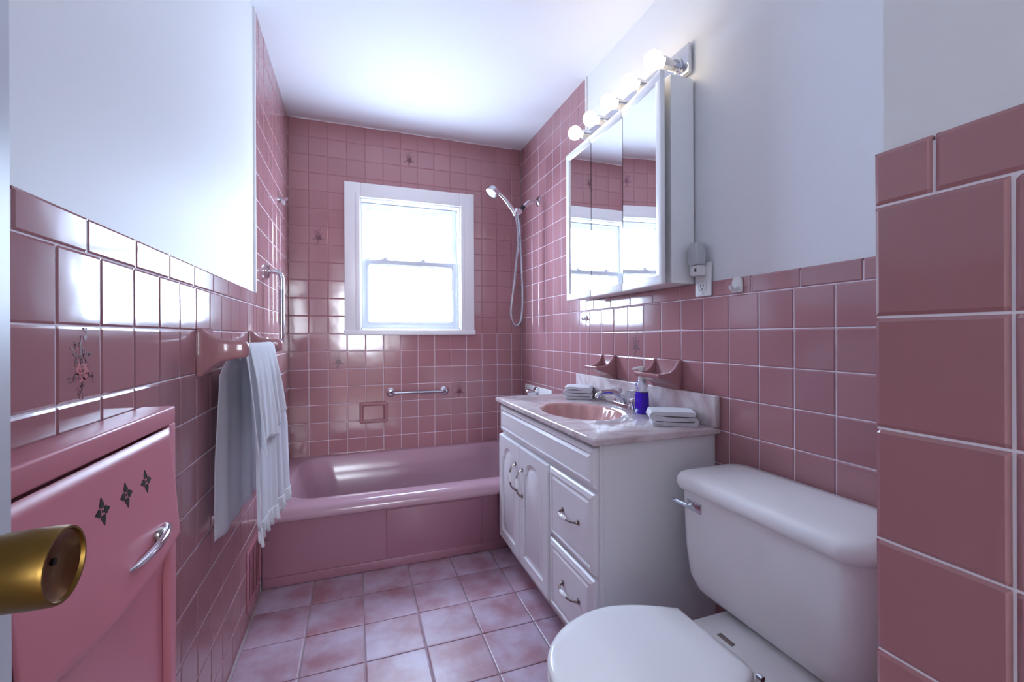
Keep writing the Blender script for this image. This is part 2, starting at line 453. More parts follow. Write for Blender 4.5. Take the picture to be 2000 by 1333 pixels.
for x0, x1 in spans(XW+.004, W, XW+.004, P):
    for z0, z1 in spans(0, ZT0, Z0, P): it.append(('tile', ((x0+x1)/2, YW, (z0+z1)/2), x1-x0, z1-z0, 'tile', 1))
for x0, x1 in spans(XW+.004, W, XW+.004, .1545): it.append(('trim_tile', ((x0+x1)/2, YW, (ZT0+ZT1)/2), x1-x0, ZT1-ZT0, 'tile', 1))
put_tiles(ww, it, 'end')
# floor tiles
FS, FX, FY = .2, .2053, -1.0143
it = []
for x0, x1 in spans(0, W, FX, FS):
    for y0, y1 in spans(YD, -.80, FY, FS):
        if x0 > XW-.01 and y1 < YW: continue
        b = x1 if y0 > YW-.05 else min(x1, XW)
        it.append(('tile', ((x0+b)/2, (y0+y1)/2, 0), b-x0, y1-y0, 'floor_tile', 1))
put_tiles(fl, it, 'floor')
# thin white edge strip where plaster meets the tiled alcove
B().box(-D, .0015, PLL-.012, PLL-.001, ZT1, ZC).build('edge_bead', 'trim', wl, smooth=False)
B().box(W-.0015, W+D, PLR-.008, PLR-.001, ZT1, ZC).build('edge_bead', 'trim', wr, smooth=False)
# caulk bead between ceiling and back wall tiles
B().tube([(0.02+i*.0745, -.002+random.uniform(-.001, .001), ZC-.001) for i in range(20)], [random.uniform(.0015, .005) for i in range(20)], 6).build('caulk', 'trim', wb)

# ------------------------------------------------------------------ window
wn = thing('window_1', (.73, 0, CZ0), 'white double-hung window with frosted panes above the tub', 'window', kind='structure')
yF = -.022
b = B()
def prof_box(b, x0, x1, z0, z1): b.box(x0, x1, yF, -.0005, z0, z1, .004)
prof_box(b, CX0, HX0+.012, CZ0+.03, CZ1); 
c_l = b.build('casing', 'trim', wn)
b = B(); prof_box(b, HX1-.012, CX1, CZ0+.03, CZ1); b.build('casing', 'trim', wn)
b = B(); prof_box(b, HX0+.012, HX1-.012, HZ1-.012, CZ1-.0005); b.build('casing', 'trim', wn)
b = B()
for x0, x1, z0, z1 in ((HX0-.02, HX0+.006, HZ0, HZ1+.02), (HX1-.006, HX1+.02, HZ0, HZ1+.02), (HX0+.006, HX1-.006, HZ1-.006, HZ1+.0195)):
    b.box(x0, x1, yF-.008, yF+.002, z0, z1, .003)
b.build('casing_moulding', 'trim', wn)
B().box(CX0-.006, CX1+.006, -.034, -.0005, CZ0, CZ0+.034, .006, 3).build('sill', 'trim', wn)
b = B()
b.box(HX0, HX0+.016, -.018, .11, HZ0, HZ1).box(HX1-.016, HX1, -.018, .11, HZ0, HZ1).box(HX0, HX1, -.018, .11, HZ1-.016, HZ1).box(HX0, HX1, -.018, .11, HZ0, HZ0+.012)
b.build('jamb', 'trim', wn, smooth=False)
def sash(name, x0, x1, z0, z1, y0, st, rb, rtp):
    s = B()
    s.box(x0, x0+st, y0, y0+.03, z0, z1, .003).box(x1-st, x1, y0, y0+.03, z0, z1, .003)
    s.box(x0+st-.004, x1-st+.004, y0, y0+.03, z0, z0+rb, .003).box(x0+st-.004, x1-st+.004, y0, y0+.03, z1-rtp, z1, .003)
    s.box(x0+st-.001, x0+st+.006, y0+.006, y0+.026, z0+rb, z1-rtp).box(x1-st-.006, x1-st+.001, y0+.006, y0+.026, z0+rb, z1-rtp)
    s.box(x0+st, x1-st, y0+.006, y0+.026, z0+rb-.001, z0+rb+.006).box(x0+st, x1-st, y0+.006, y0+.026, z1-rtp-.006, z1-rtp+.001)
    o = s.build(name, 'sash', wn)
    B().box(x0+st, x1-st, y0+.013, y0+.018, z0+rb, z1-rtp).build('pane', 'pane', o, smooth=False)
    return o
sash('upper_sash', HX0+.018, HX1-.018, 1.545, HZ1-.018, .052, .036, .035, .04)
ls = sash('lower_sash', HX0+.018, HX1-.018, HZ0+.013, 1.572, .012, .036, .036, .030)
for x in (.555, .80):
    k = B().box(x-.02, x+.02, .014, .040, 1.572, 1.578, .002).box(x-.004, x+.022, .018, .026, 1.578, 1.590, .002)
    k.build('sash_lock', 'sash', wn)
b = B()
for z in (1.70, 1.86): b.box(HX1-.020, HX1-.014, .0, .05, z-.06, z+.06, .001)
b.build('jamb_liner', 'sash', wn)

# ------------------------------------------------------------------ open entry door with brass knob
dr = thing('door_1', (.092, -2.8, .01), 'white entry door standing open along the left wall', 'door', kind='structure')
B().box(.070, .106, -3.165, -2.449, .008, 2.045, .002).build('slab', 'door_paint', dr)
kb = B().lathe([(.0, 0), (.033, 0), (.034, .003), (.030, .008), (.014, .012), (.0125, .026)], (.106, -2.533, .912), (1, 0, 0), 32).build('rose_plate', 'brass', dr)
kn = B().lathe([(.0125, 0), (.018, .004), (.0235, .011), (.0262, .022), (.0270, .040), (.0270, .053), (.0262, .0555), (.0245, .0555), (.0238, .0530)], (.126, -2.533, .912), (1, 0, 0), 40, True, False).build('door_knob', 'brass', dr)
B().lathe([(.0, .0475), (.010, .0480), (.018, .0500), (.0238, .0531)], (.126, -2.533, .912), (1, 0, 0), 40, False, False).build('knob_face', 'brass_face', kn)
B().lathe([(.0, .0), (.0026, .0), (.0026, .0006), (0, .0006)], (.1742, -2.531, .914), (1, 0, 0), 14).build('lock_hole', 'lock_hole_shade', kn)  # flat disc, the hole's shade is in its dark colour
B().box(.078, .098, -2.4492, -2.4478, .88, .945, .0005).build('latch_plate', 'brass', dr)

# ------------------------------------------------------------------ bathtub
tub = thing('bathtub', (.75, -.43, 0), 'dusty rose built-in bathtub under the window', 'bathtub')
YTF = -.876; ZR = .342
rings = []
def TR(x0, x1, y0, y1, r, z): rings.append(rrect(x0, x1, y0, y1, r, z, 10))
TR(.002, W-.002, YTF+.028, -.002, .004, .286)
TR(.002, W-.002, YTF+.010, -.002, .004, .286)
TR(.002, W-.002, YTF+.002, -.002, .004, .294)
TR(.002, W-.002, YTF, -.002, .004, .308)
TR(.002, W-.002, YTF+.004, -.002, .004, .324)
TR(.002, W-.002, YTF+.016, -.002, .004, .336)
TR(.003, W-.003, YTF+.034, -.003, .006, ZR)
TR(.06, W-.06, YTF+.110, -.035, .16, ZR-.001)
TR(.072, W-.072, YTF+.120, -.043, .16, ZR-.005)
TR(.082, W-.08, YTF+.128, -.050, .16, ZR-.018)
TR(.105, W-.10, YTF+.140, -.062, .16, ZR-.10)
TR(.15, W-.13, YTF+.16, -.09, .15, ZR-.22)
TR(.19, W-.16, YTF+.19, -.12, .13, ZR-.262)
TR(.26, W-.22, YTF+.25, -.18, .09, ZR-.270)
B().loft(rings, False, True).build('basin', 'tub', tub, angle=50)
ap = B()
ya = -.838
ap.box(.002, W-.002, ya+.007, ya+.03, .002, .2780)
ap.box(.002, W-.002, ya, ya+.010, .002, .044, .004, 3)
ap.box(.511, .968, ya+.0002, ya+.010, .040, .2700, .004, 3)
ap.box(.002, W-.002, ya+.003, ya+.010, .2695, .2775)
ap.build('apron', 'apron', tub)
B().lathe([(0, 0), (.035, 0), (.035, .004), (.02, .008), (0, .008)], (1.415, -.43, .21), (-1, 0, .2), 20).build('overflow_cap', 'chrome', tub)

# ------------------------------------------------------------------ chrome/ceramic fittings in the tub alcove
gb = thing('grab_bar', (.76, 0, .71), 'short horizontal steel grab bar above the tub soap dish', 'grab bar')
B().tube([(.596, -.001, .712), (.596, -.020, .712), (.600, -.036, .712), (.612, -.044, .712), (.65, -.045, .711), (.89, -.045, .708), (.925, -.044, .707), (.938, -.036, .707), (.942, -.020, .707), (.942, -.001, .707)], .0095, 12, 3).build('rail', 'brushed', gb)
for x, z in ((.596, .712), (.942, .707)): B().lathe([(0, 0), (.030, 0), (.030, .004), (.024, .010), (.014, .013)], (x, -.0005, z), (0, -1, 0), 24).build('flange', 'chrome', gb)
gv = thing('grab_bar', (0, -.70, 1.2), 'upright steel grab bar beside the hanging white towels', 'grab bar')
yv = -.705
B().tube([(.001, yv, 1.372), (.03, yv, 1.372), (.052, yv, 1.366), (.062, yv, 1.345), (.062, yv, 1.30), (.062, yv, 1.12), (.062, yv, 1.068), (.052, yv, 1.048), (.03, yv, 1.042), (.001, yv, 1.042)], .0115, 12, 3).build('rail', 'chrome', gv)
B().tube([(.062, yv, 1.29), (.062, yv, 1.13)], .0119, 12).build('knurled_grip', 'brushed', gv)
for z in (1.372, 1.042): B().lathe([(0, 0), (.034, 0), (.034, .006), (.028, .011), (.015, .012)], (.0005, yv, z), (1, 0, 0), 24).build('flange', 'chrome', gv)
hk = thing('robe_hook', (0, -.338, 1.80), 'small chrome hook high on the tiled left wall', 'hook')
B().lathe([(0, 0), (.018, 0), (.018, .004), (.010, .008), (.007, .016)], (.0005, -.345, 1.802), (1, 0, 0), 20).build('base', 'chrome', hk)
B().tube([(.012, -.345, 1.802), (.024, -.345, 1.795), (.034, -.345, 1.800), (.040, -.345, 1.815)], [.006, .006, .006, .008], 10, 4).tube([(.014, -.345, 1.80), (.020, -.345, 1.785), (.026, -.345, 1.778), (.032, -.345, 1.784)], [.005, .005, .005, .006], 10, 4).build('prong', 'chrome', hk)

sd = thing('wall_soap_dish', (.487, 0, .52), 'rose ceramic soap dish set in the wall above the tub', 'soap dish')
rr = []
def SR(g0, y, r): rr.append([(p[0], y, p[1]) for p in [(q[0], q[1]) for q in rrect(.402+g0, .572-g0, .523+g0, .655-g0, r, 0, 6)]])
SR(0, -.0005, .012); SR(0, -.016, .012); SR(.003, -.024, .012); SR(.010, -.028, .010); SR(.016, -.026, .008); SR(.020, -.018, .008); SR(.024, -.006, .008)
B().loft(rr, True, True).build('dish', 'ceramic', sd)
B().box(.420, .554, -.034, -.004, .541, .549, .003).build('lip', 'ceramic', sd)

# shower
sh = thing('shower_head', (W, -.322, 1.94), 'chrome hand shower on a bent wall arm with looping hose', 'shower')
ys = -.322
B().lathe([(0, 0), (.032, 0), (.032, .004), (.024, .010), (.012, .014)], (W-.0005, ys, 1.948), (-1, 0, 0), 28).build('flange', 'chrome', sh)
B().tube([(W, ys, 1.948), (1.455, ys, 1.947), (1.432, ys, 1.940), (1.412, ys, 1.922), (1.398, ys, 1.905)], .0095, 12, 4).build('arm', 'chrome', sh)
B().tube([(1.400, ys, 1.908), (1.380, ys, 1.882)], [.014, .015], 14).build('swivel_nut', 'black', sh)
B().tube([(1.384, ys, 1.886), (1.366, ys, 1.868), (1.350, ys, 1.856)], [.013, .018, .016], 14, 3).tube([(1.352, ys-.004, 1.876), (1.336, ys-.012, 1.850)], [.019, .016], 14).build('cradle', 'chrome', sh)
B().tube([(1.336, ys-.014, 1.838), (1.328, ys-.012, 1.862), (1.300, ys-.006, 1.905), (1.270, ys, 1.944), (1.235, ys, 1.972), (1.205, ys, 1.985)], [.010, .012, .013, .0125, .013, .020], 14, 4).build('handle', 'chrome', sh)
hx = Vector((1.196, ys, 1.984)); ax = Vector((-.62, -.10, -.80)).normalized()
hd = B().lathe([(0, -.022), (.018, -.022), (.034, -.014), (.041, .002), (.042, .018), (.038, .022), (.030, .0225), (0, .0215)], hx, ax, 28).build('spray_head', 'chrome', sh)
B().lathe([(.030, .0226), (.028, .025), (0, .0255)], hx, ax, 24).build('spray_face', 'nl_shade', hd)
B().tube([(1.338, ys-.014, 1.842), (1.350, ys-.012, 1.79), (1.358, ys-.008, 1.70), (1.352, ys, 1.58), (1.334, ys, 1.42), (1.318, ys, 1.30), (1.312, ys+.002, 1.22), (1.324, ys+.004, 1.160), (1.350, ys+.004, 1.142), (1.376, ys+.004, 1.170), (1.388, ys+.004, 1.24), (1.390, ys+.002, 1.36), (1.384, ys, 1.50), (1.378, ys, 1.64), (1.372, ys, 1.76), (1.362, ys, 1.84), (1.360, ys, 1.862)], .0075, 10, 6).build('hose', 'brushed', sh)

# valve plate over tub
vp = thing('tub_valve', (W, -.29, .60), 'white repair plate with chrome tub valve low on the right wall', 'tub valve')
B().box(W-.006, W-.0005, -.52, -.082, .40, .742, .002).build('plate', 'plastic', vp)
B().lathe([(0, 0), (.042, 0), (.042, .004), (.036, .012), (.022, .016), (.022, .040), (.028, .044), (.028, .070), (.022, .076), (0, .077)], (W-.0065, -.29, .700), (-1, 0, 0), 28).build('valve_knob', 'chrome', vp)

# ------------------------------------------------------------------ towel bar (ceramic brackets) and towels
BX, BZ = .082, 1.042
tbar = thing('towel_bar', (0, -1.30, 1.03), 'rose ceramic towel bar on the left wall under the white towels', 'towel bar')
def bracket(yc):
    rs = []
    for x, hy, hz, zc, r in ((.0006, .046, .062, 1.037, .006), (.010, .046, .062, 1.037, .010), (.018, .040, .053, 1.037, .012), (.030, .029, .040, 1.038, .014), (.048, .0215, .030, 1.040, .013), (.070, .0195, .0255, 1.041, .012), (.094, .0190, .0235, 1.042, .011), (.103, .0165, .0205, 1.042, .011), (.107, .011, .014, 1.042, .008)):
        rs.append([(x, p[0], p[1]) for p in rrect(yc-hy, yc+hy, zc-hz, zc+hz, r, 0, 5)])
    return B().loft(rs).build('bracket', 'ceramic', tbar, angle=50)
bracket(-1.585); bracket(-1.005)
B().tube([(BX, -1.585, BZ), (BX, -1.005, BZ)], .009, 14).build('bar', 'ceramic', tbar)

def drape(name, mat, y0, y1, zf, zb, off, flare, amp, seed, parent=None, nu=60, nv=44, fold=7.0, scal=0, **kw):
    """cloth hung over the bar: v along the bar, u from the back hem over the bar to the front hem"""
    rnd = random.Random(seed); ph = [rnd.uniform(0, 6) for _ in range(5)]
    r = .0095+off
    def fn(u, v):
        y = y0+(y1-y0)*v
        zbv = zb(v); zfv = zf(v)
        Lb = BZ-zbv; Lf = BZ-zfv; arc = PI*r; L = Lb+arc+Lf; s = u*L
        if s < Lb: d = Lb-s; x = BX-r; z = BZ-d; side = -1
        elif s < Lb+arc: a = (s-Lb)/r; x = BX-r*math.cos(a); z = BZ+r*math.sin(a); d = 0; side = 0
        else: d = s-Lb-arc; x = BX+r; z = BZ-d; side = 1
        k = min(1, d/.30)**.8; k2 = min(1, d/.1)
        wv = math.sin(v*fold*2*PI/2+ph[0])*.55+math.sin(v*fold*1.7+ph[1]+d*2)*.35+math.sin(v*fold*3.9+ph[2])*.22
        small = math.sin(v*fold*7.3+ph[3]+d*6)*.12
        yy = y+(v-.15)*flare*k+math.sin(d*9+ph[4])*.005*k2
        if side >= 0: x = x+amp*k*(wv*.6+.62)+small*amp*k2*.5+side*d*.035+(off-.001)*1.2*k2
        else: x = max(.012, x-.034*min(1, d/.07)**.7-amp*.75*k*(.1+.5*wv))
        z2 = z+ (scal*abs(math.sin(v*PI*9)) if side > 0 and u > .995 else 0)
        return (x, yy, z2)
    b_ = B().grid(fn, nu, nv)
    o = b_.build(name, mat, parent, angle=80, **kw)
    sm = o.modifiers.new('thickness', 'SOLIDIFY'); sm.thickness = .0016; sm.offset = 1
    return o, fn
t1 = thing('long_towel', (BX, -1.3, .45), 'long sheer white towel hanging to the tub rim from the rose bar', 'towel')
_, f1 = drape('panel', 'sheer', -1.560, -1.100, lambda v: .535-.055*v, lambda v: .535-.02*v, .001, .15, .021, 4, t1, 70, 80, fold=9.0)
# ruffled lace hem along the front edge of the long towel
def lace(fn, parent, h, amp, n=120, wav=26):
    def g_(u, v):
        x, y, z = fn(1.0, v)
        k = u
        return (x+.002+amp*k*math.sin(v*wav*2*PI/2)*.5+amp*k*.4, y+.004*k*math.cos(v*wav*PI), z+.012-h*k*(.80+.28*abs(math.sin(v*wav*PI/4)))+.004*math.sin(v*7))
    o = B().grid(g_, 6, n).build('lace_hem', 'lace', parent, angle=80)
    sm = o.modifiers.new('thickness', 'SOLIDIFY'); sm.thickness = .0016; sm.offset = 0
lace(f1, t1, .050, .007, 160, 40)
t2 = thing('hand_towel', (BX, -1.28, .75), 'short white embroidered hand towel folded over the long towel', 'towel')
_, f2 = drape('panel', 'cloth', -1.525, -1.125, lambda v: .735+.060*v+.016*math.sin(v*9), lambda v: .86, .0050, .10, .024, 4, t2, 50, 70, fold=9.0)
for i in range(5):
    z_u = .70+.052*i
    p_ = f2(z_u, .72); B().lathe([(0, 0), (.005, .0008), (0, .002)], (p_[0]+.0012, p_[1], p_[2]), (1, 0, 0), 8).box(p_[0]+.001, p_[0]+.0025, p_[1]-.009, p_[1]+.009, p_[2]-.0014, p_[2]+.0014).build('embroidery', 'embroid', t2)

# ------------------------------------------------------------------ hamper
hm = thing('laundry_hamper', (.03, -2.155, 0), 'pink steel built-in laundry hamper with pierced clover vents, left foreground', 'hamper')
y0h, y1h = -2.412, -1.935
fr = B()
fr.box(.0008, .055, y0h, y1h, .9125, .945, .004, 3)
fr.box(.0008, .055, y1h-.030, y1h, .0, .914, .003).box(.0008, .055, y0h, y0h+.030, .0, .914, .003)
fr.box(.0008, .012, y0h+.02, y1h-.02, .0, .914)
fr.build('frame', 'hamper', hm)
B().box(.012, .045, y0h+.031, y1h-.031, .9100, .9125).build('shadow_gap', 'hamper_dark', hm, smooth=False)  # dark strip painting the shade in the gap above the door
# door: slopes gently outward to a rounded ridge, tucks back, then drops flat; vents laid on as dark inlays
CL = [(-2.208, .844), (-2.144, .844), (-2.080, .844)]
ya_, yb_ = y0h+.032, y1h-.032
def dx_(y, z):
    t = (y-ya_)/(yb_-ya_); bow = 4*t*(1-t)
    pts = [(.9100, .0560), (.86, .0600), (.80, .0650+.002*bow), (.75, .0690+.006*bow), (.715-.018*bow, .0715+.008*bow), (.704-.018*bow, .0660+.004*bow), (.690-.018*bow, .050), (.64, .044), (.0, .044)]
    for (z1_, x1_), (z0_, x0_) in zip(pts, pts[1:]):
        if z0_ <= z <= z1_: return x0_+(x1_-x0_)*(z-z0_)/(z1_-z0_)
    return .05
zs = [.9098, .890, .871]+[.871-.0018*i for i in range(1, 31)]+[.80, .775, .75, .735, .725, .715, .708, .700, .693, .686, .679, .672, .665, .655, .64, .5, .3, .1, .02]
zs = sorted(set(round(z, 5) for z in zs if z <= .910))
nv = 64
dd = B(); vs = [(dx_(ya_+(yb_-ya_)*i/nv, z), ya_+(yb_-ya_)*i/nv, z) for z in zs for i in range(nv+1)]
fs = [[j*(nv+1)+i, j*(nv+1)+i+1, (j+1)*(nv+1)+i+1, (j+1)*(nv+1)+i] for j in range(len(zs)-1) for i in range(nv)]
dd.add(vs, fs)
door_ = dd.build('door', 'hamper', hm, angle=60)
sm = door_.modifiers.new('thickness', 'SOLIDIFY'); sm.thickness = .002; sm.offset = -1
# vents: near-black inlays painting the shade in four heart petals and a centre slot
for cy_, cz_ in CL:
    for k in range(4):
        a = PI/2*k; pts = []
        for u_, v_ in ((.0045, .0024), (.0060, .0050), (.0090, .0058), (.0125, .0036), (.0185, .0006), (.0185, -.0006), (.0125, -.0036), (.0090, -.0058), (.0060, -.0050), (.0045, -.0024)):
            pts.append((cy_+u_*math.sin(a)*.95-v_*math.cos(a), cz_+u_*math.cos(a)+v_*math.sin(a)))
        bb = B(); n = len(pts)
        bb.add([(dx_(q[0], q[1])+.0005, q[0], q[1]) for q in pts]+[(dx_(q[0], q[1])-.004, q[0], q[1]) for q in pts],
               [list(range(n))]+[[i, (i+1) % n, n+(i+1) % n, n+i] for i in range(n)])
        bb.build('vent_shade_inlay', 'hamper_dark', door_, smooth=False)
    x_ = dx_(cy_, cz_)
    B().lathe([(0, 0), (.0022, 0), (.0022, .0042), (0, .0042)], (x_-.0038, cy_, cz_), (1, 0, 0), 10).build('vent_shade_inlay', 'hamper_dark', door_, smooth=False)
xh = .070
hp = B().tube([(xh+.004, -2.170, .742), (xh+.009, -2.155, .743), (xh+.014, -2.130, .745), (xh+.016, -2.100, .748), (xh+.014, -2.068, .751), (xh+.006, -2.038, .753), (xh-.004, -2.030, .753)], [.0018, .0040, .0055, .0060, .0060, .0052, .0040], 12, 5).build('handle', 'chrome', hm)
B().box(xh-.004, xh+.010, -2.082, -2.054, .742, .760, .003).build('handle_post', 'antique', hm)

# ------------------------------------------------------------------ floor register in left wall
vt = thing('wall_vent', (0, -.97, .06), 'rose painted heating register low on the left wall by the tub', 'vent')
y0v, y1v, z0v, z1v = -1.105, -.855, .058, .282
fb = B()
for a in ((y0v, y0v+.022, z0v, z1v), (y1v-.022, y1v, z0v, z1v), (y0v+.02, y1v-.02, z0v, z0v+.022), (y0v+.02, y1v-.02, z1v-.022, z1v)): fb.box(.0005, .0040, a[0], a[1], a[2], a[3], .0012)
fb.build('frame', 'vent', vt)
B().box(.0004, .0010, y0v+.01, y1v-.01, z0v+.01, z1v-.01).build('duct_shade_sheet', 'vent_dark', vt, smooth=False)  # flat dark sheet painting the shade behind the louvres
for i in range(9):
    y = y0v+.034+i*.0228
    B().prism([(.0010, y-.0035), (.0022, y-.0035), (.0022, y+.0035), (.0010, y+.0035)], 'z', z0v+.022, z1v-.022).build('louvre', 'vent', vt, smooth=False)
B().tube([(.012, -.868, .215), (.024, -.866, .217), (.030, -.866, .222)], [.002, .002, .003], 8).build('damper_lever', 'chrome', vt)

# ------------------------------------------------------------------ vanity cabinet
va = thing('vanity_cabinet', (1.28, -1.335, 0), 'white vanity cabinet with arched doors and two drawers', 'cabinet')
XF = 1.066; yv0, yv1 = -1.795, -.885
hb = B().box(XF, XF+.016, yv0, yv1, .085, .7485).box(XF+.016, W-.001, yv0, yv0+.016, .085, .7485).box(XF+.016, W-.001, yv1-.016, yv1, .085, .7485)
hb.box(XF+.016, W-.001, yv0+.016, yv1-.016, .085, .101).box(W-.008, W-.001, yv0+.016, yv1-.016, .101, .60)
hb.build('body', 'cab_white', va, smooth=False)
B().box(XF+.04, W-.001, yv0+.001, yv1-.001, 0, .086).build('toe_kick', 'cab_white', va, smooth=False)
B().box(XF+.010, W-.002, yv0-.004, yv0+.001, .0, .7485, .001).build('side_panel', 'cab_white', va, smooth=False)
XD = 1.046
def stepped(b, ya, yb, za, zb, mat='cab_white'):
    """raised panel with stepped border, facing -x"""
    b.box(XD+.006, XF-.001, ya, yb, za, zb, .003, 2)
    b.box(XD, XD+.012, ya+.010, yb-.010, za+.010, zb-.010, .003, 2)
    return b
def frame_front(b, ya, yb, za, zb):
    w_ = .012
    rs = []
    for g_, x in ((0, XF-.0005), (0, XD+.010), (.004, XD+.004), (.012, XD+.002), (.018, XD), (.020, XD+.007), (.026, XD+.007), (.036, XD), (.040, XD)):
        rs.append([(x, ya+g_, za+g_), (x, yb-g_, za+g_), (x, yb-g_, zb-g_), (x, ya+g_, zb-g_)])
    b.loft(rs)
    return b
frame_front(B(), -1.790, -.892, .612, .738).build('false_front', 'cab_white', va, smooth=False)
def arch(ya, yb, za, zb, g_, x, n=14):
    """arched (cathedral) outline inset g_"""
    a, b_, c = ya+g_, yb-g_, za+g_; top = zb-g_; sh_ = top-.060; m_ = (a+b_)/2; hw = (b_-a)/2
    pts = [(x, a, c), (x, b_, c), (x, b_, sh_)]
    rw = hw*.74
    for i in range(n+1):
        t = PI*i/n; pts.append((x, m_+rw*math.cos(t), sh_+.006+(top-sh_-.006)*math.sin(t)**.8))
    pts.append((x, a, sh_)); return pts
def door(ya, yb, za, zb):
    o = thing  # noqa
    b = B()
    b.box(XD+.0115, XF-.0005, ya, yb, za, zb, .003, 2)
    # frame face: flat ring between rectangle and arch, then moulded recess and raised centre field
    n = len(arch(ya, yb, za, zb, .05, 0))
    outer = []
    inn = arch(ya, yb, za, zb, .046, XD)
    cy0, cz0 = (ya+yb)/2, (za+zb)/2
    for (x, y, z) in inn:
        dy, dz = y-cy0, z-cz0; k = min(((yb-ya)/2-.005)/max(abs(dy), 1e-6), ((zb-za)/2-.005)/max(abs(dz), 1e-6))
        outer.append((XD, cy0+dy*k, cz0+dz*k))
    # make sure rectangle corners are present
    for cyy, czz in ((ya+.005, za+.005), (yb-.005, za+.005), (yb-.005, zb-.005), (ya+.005, zb-.005)):
        i = min(range(n), key=lambda q: (outer[q][1]-cyy)**2+(outer[q][2]-czz)**2); outer[i] = (XD, cyy, czz)
    o2 = [(XD+.013, cy0+(p[1]-cy0)*1.02, cz0+(p[2]-cz0)*1.008) for p in outer]
    b.loft([o2, outer, inn, arch(ya, yb, za, zb, .048, XD+.010), arch(ya, yb, za, zb, .056, XD+.011), arch(ya, yb, za, zb, .074, XD+.0015), arch(ya, yb, za, zb, .077, XD+.0005)], False, True)
    return b.build('door', 'cab_white', va, angle=25)
d1 = door(-1.152, -.878, .092, .596); d2 = door(-1.458, -1.160, .092, .596)
w1 = frame_front(B(), -1.786, -1.468, .350, .596).build('drawer', 'cab_white', va, smooth=False)
w2 = frame_front(B(), -1.786, -1.468, .092, .336).build('drawer', 'cab_white', va, smooth=False)
def pull(c, vert, parent):
    """bow pull: pewter ends with a white porcelain grip"""
    def pt(s_, o_): return (XD-o_, c[0], c[1]+s_) if vert else (XD-o_, c[0]+s_, c[1])
    hdl = B().tube([pt(-.056, .001), pt(-.052, .012), pt(-.040, .022), pt(-.020, .027), pt(0, .028), pt(.020, .027), pt(.040, .022), pt(.052, .012), pt(.056, .001)], [.006, .0042, .0036, .004, .004, .004, .0036, .0042, .006], 10, 4).build('handle', 'antique', parent)
    g0 = B().tube([pt(-.022, .027), pt(-.012, .028), pt(0, .0285), pt(.012, .028), pt(.022, .027)], [.0045, .0075, .0085, .0075, .0045], 12, 3)
    return hdl, g0
for c, v_, p_ in (((-1.118, .452), True, d1), ((-1.200, .448), True, d2), ((-1.640, .478), False, w1), ((-1.640, .226), False, w2)):
    hdl, g0 = pull(c, v_, p_)
    o = g0.build('handle_grip', 'porcelain', p_)
    for s_ in (-.056, .056):
        q = (XD-.0002, c[0], c[1]+s_) if v_ else (XD-.0002, c[0]+s_, c[1])
        B().lathe([(0, 0), (.009, 0), (.0095, .002), (.005, .006)], q, (-1, 0, 0), 14).build('handle_foot', 'antique', p_)

# ------------------------------------------------------------------ counter with moulded basin
ct = thing('vanity_counter', (1.27, -1.34, .75), 'cultured marble vanity top with backsplash and pink shell basin', 'counter')
X0, X1, Y0c, Y1c, ZT = 1.034, W-.001, -1.820, -.862, .772
bc = Vector((1.232, -1.362, ZT)); ba, bb_ = .138, .205
NR = 96
def rect_pt(a, gx=0):
    dx, dy = math.cos(a), math.sin(a)
    k = min(((X1-gx-bc.x) if dx > 0 else (X0+gx-bc.x))/dx if abs(dx) > 1e-9 else 9, ((Y1c-gx-bc.y) if dy > 0 else (Y0c+gx-bc.y))/dy if abs(dy) > 1e-9 else 9)
    return (bc.x+dx*k, bc.y+dy*k)
angs = [2*PI*i/NR for i in range(NR)]
for cx_, cy_ in ((X0, Y0c), (X1, Y0c), (X1, Y1c), (X0, Y1c)):
    a = math.atan2(cy_-bc.y, cx_-bc.x) % (2*PI); i = min(range(NR), key=lambda q: abs(angs[q]-a)); angs[i] = a
def ell(k, z, scal=.0):
    out = []
    for a in angs:
        s_ = 1+scal*(abs(math.sin(a*7))-.5)
        out.append((bc.x+ba*k*s_*math.cos(a), bc.y+bb_*k*s_*math.sin(a), z))
    return out
rings = [[(*rect_pt(a, .004), .7490) for a in angs], [(*rect_pt(a, 0), .7530) for a in angs], [(*rect_pt(a, 0), ZT-.006) for a in angs], [(*rect_pt(a, .002), ZT-.002) for a in angs], [(*rect_pt(a, .006), ZT) for a in angs], ell(1.06, ZT, .02)]
B().loft(rings, False, False).build('top', 'marble', ct, angle=40)
B().loft([ell(1.06, ZT, .02), ell(1.02, ZT-.002, .035), ell(.98, ZT-.010, .045), ell(.90, ZT-.04, .05), ell(.76, ZT-.085, .05), ell(.52, ZT-.125, .04), ell(.2, ZT-.138, .02), ell(.08, ZT-.139, 0)], False, True).build('basin', 'basin', ct, angle=60)
B().lathe([(0, 0), (.022, 0), (.022, .003), (.014, .005), (0, .004)], (bc.x, bc.y, ZT-.139), (0, 0, 1), 20).build('drain', 'chrome', ct)
B().box(W-.022, W-.0008, Y0c, Y1c, ZT-.001, .876, .004, 3).build('backsplash', 'marble', ct)

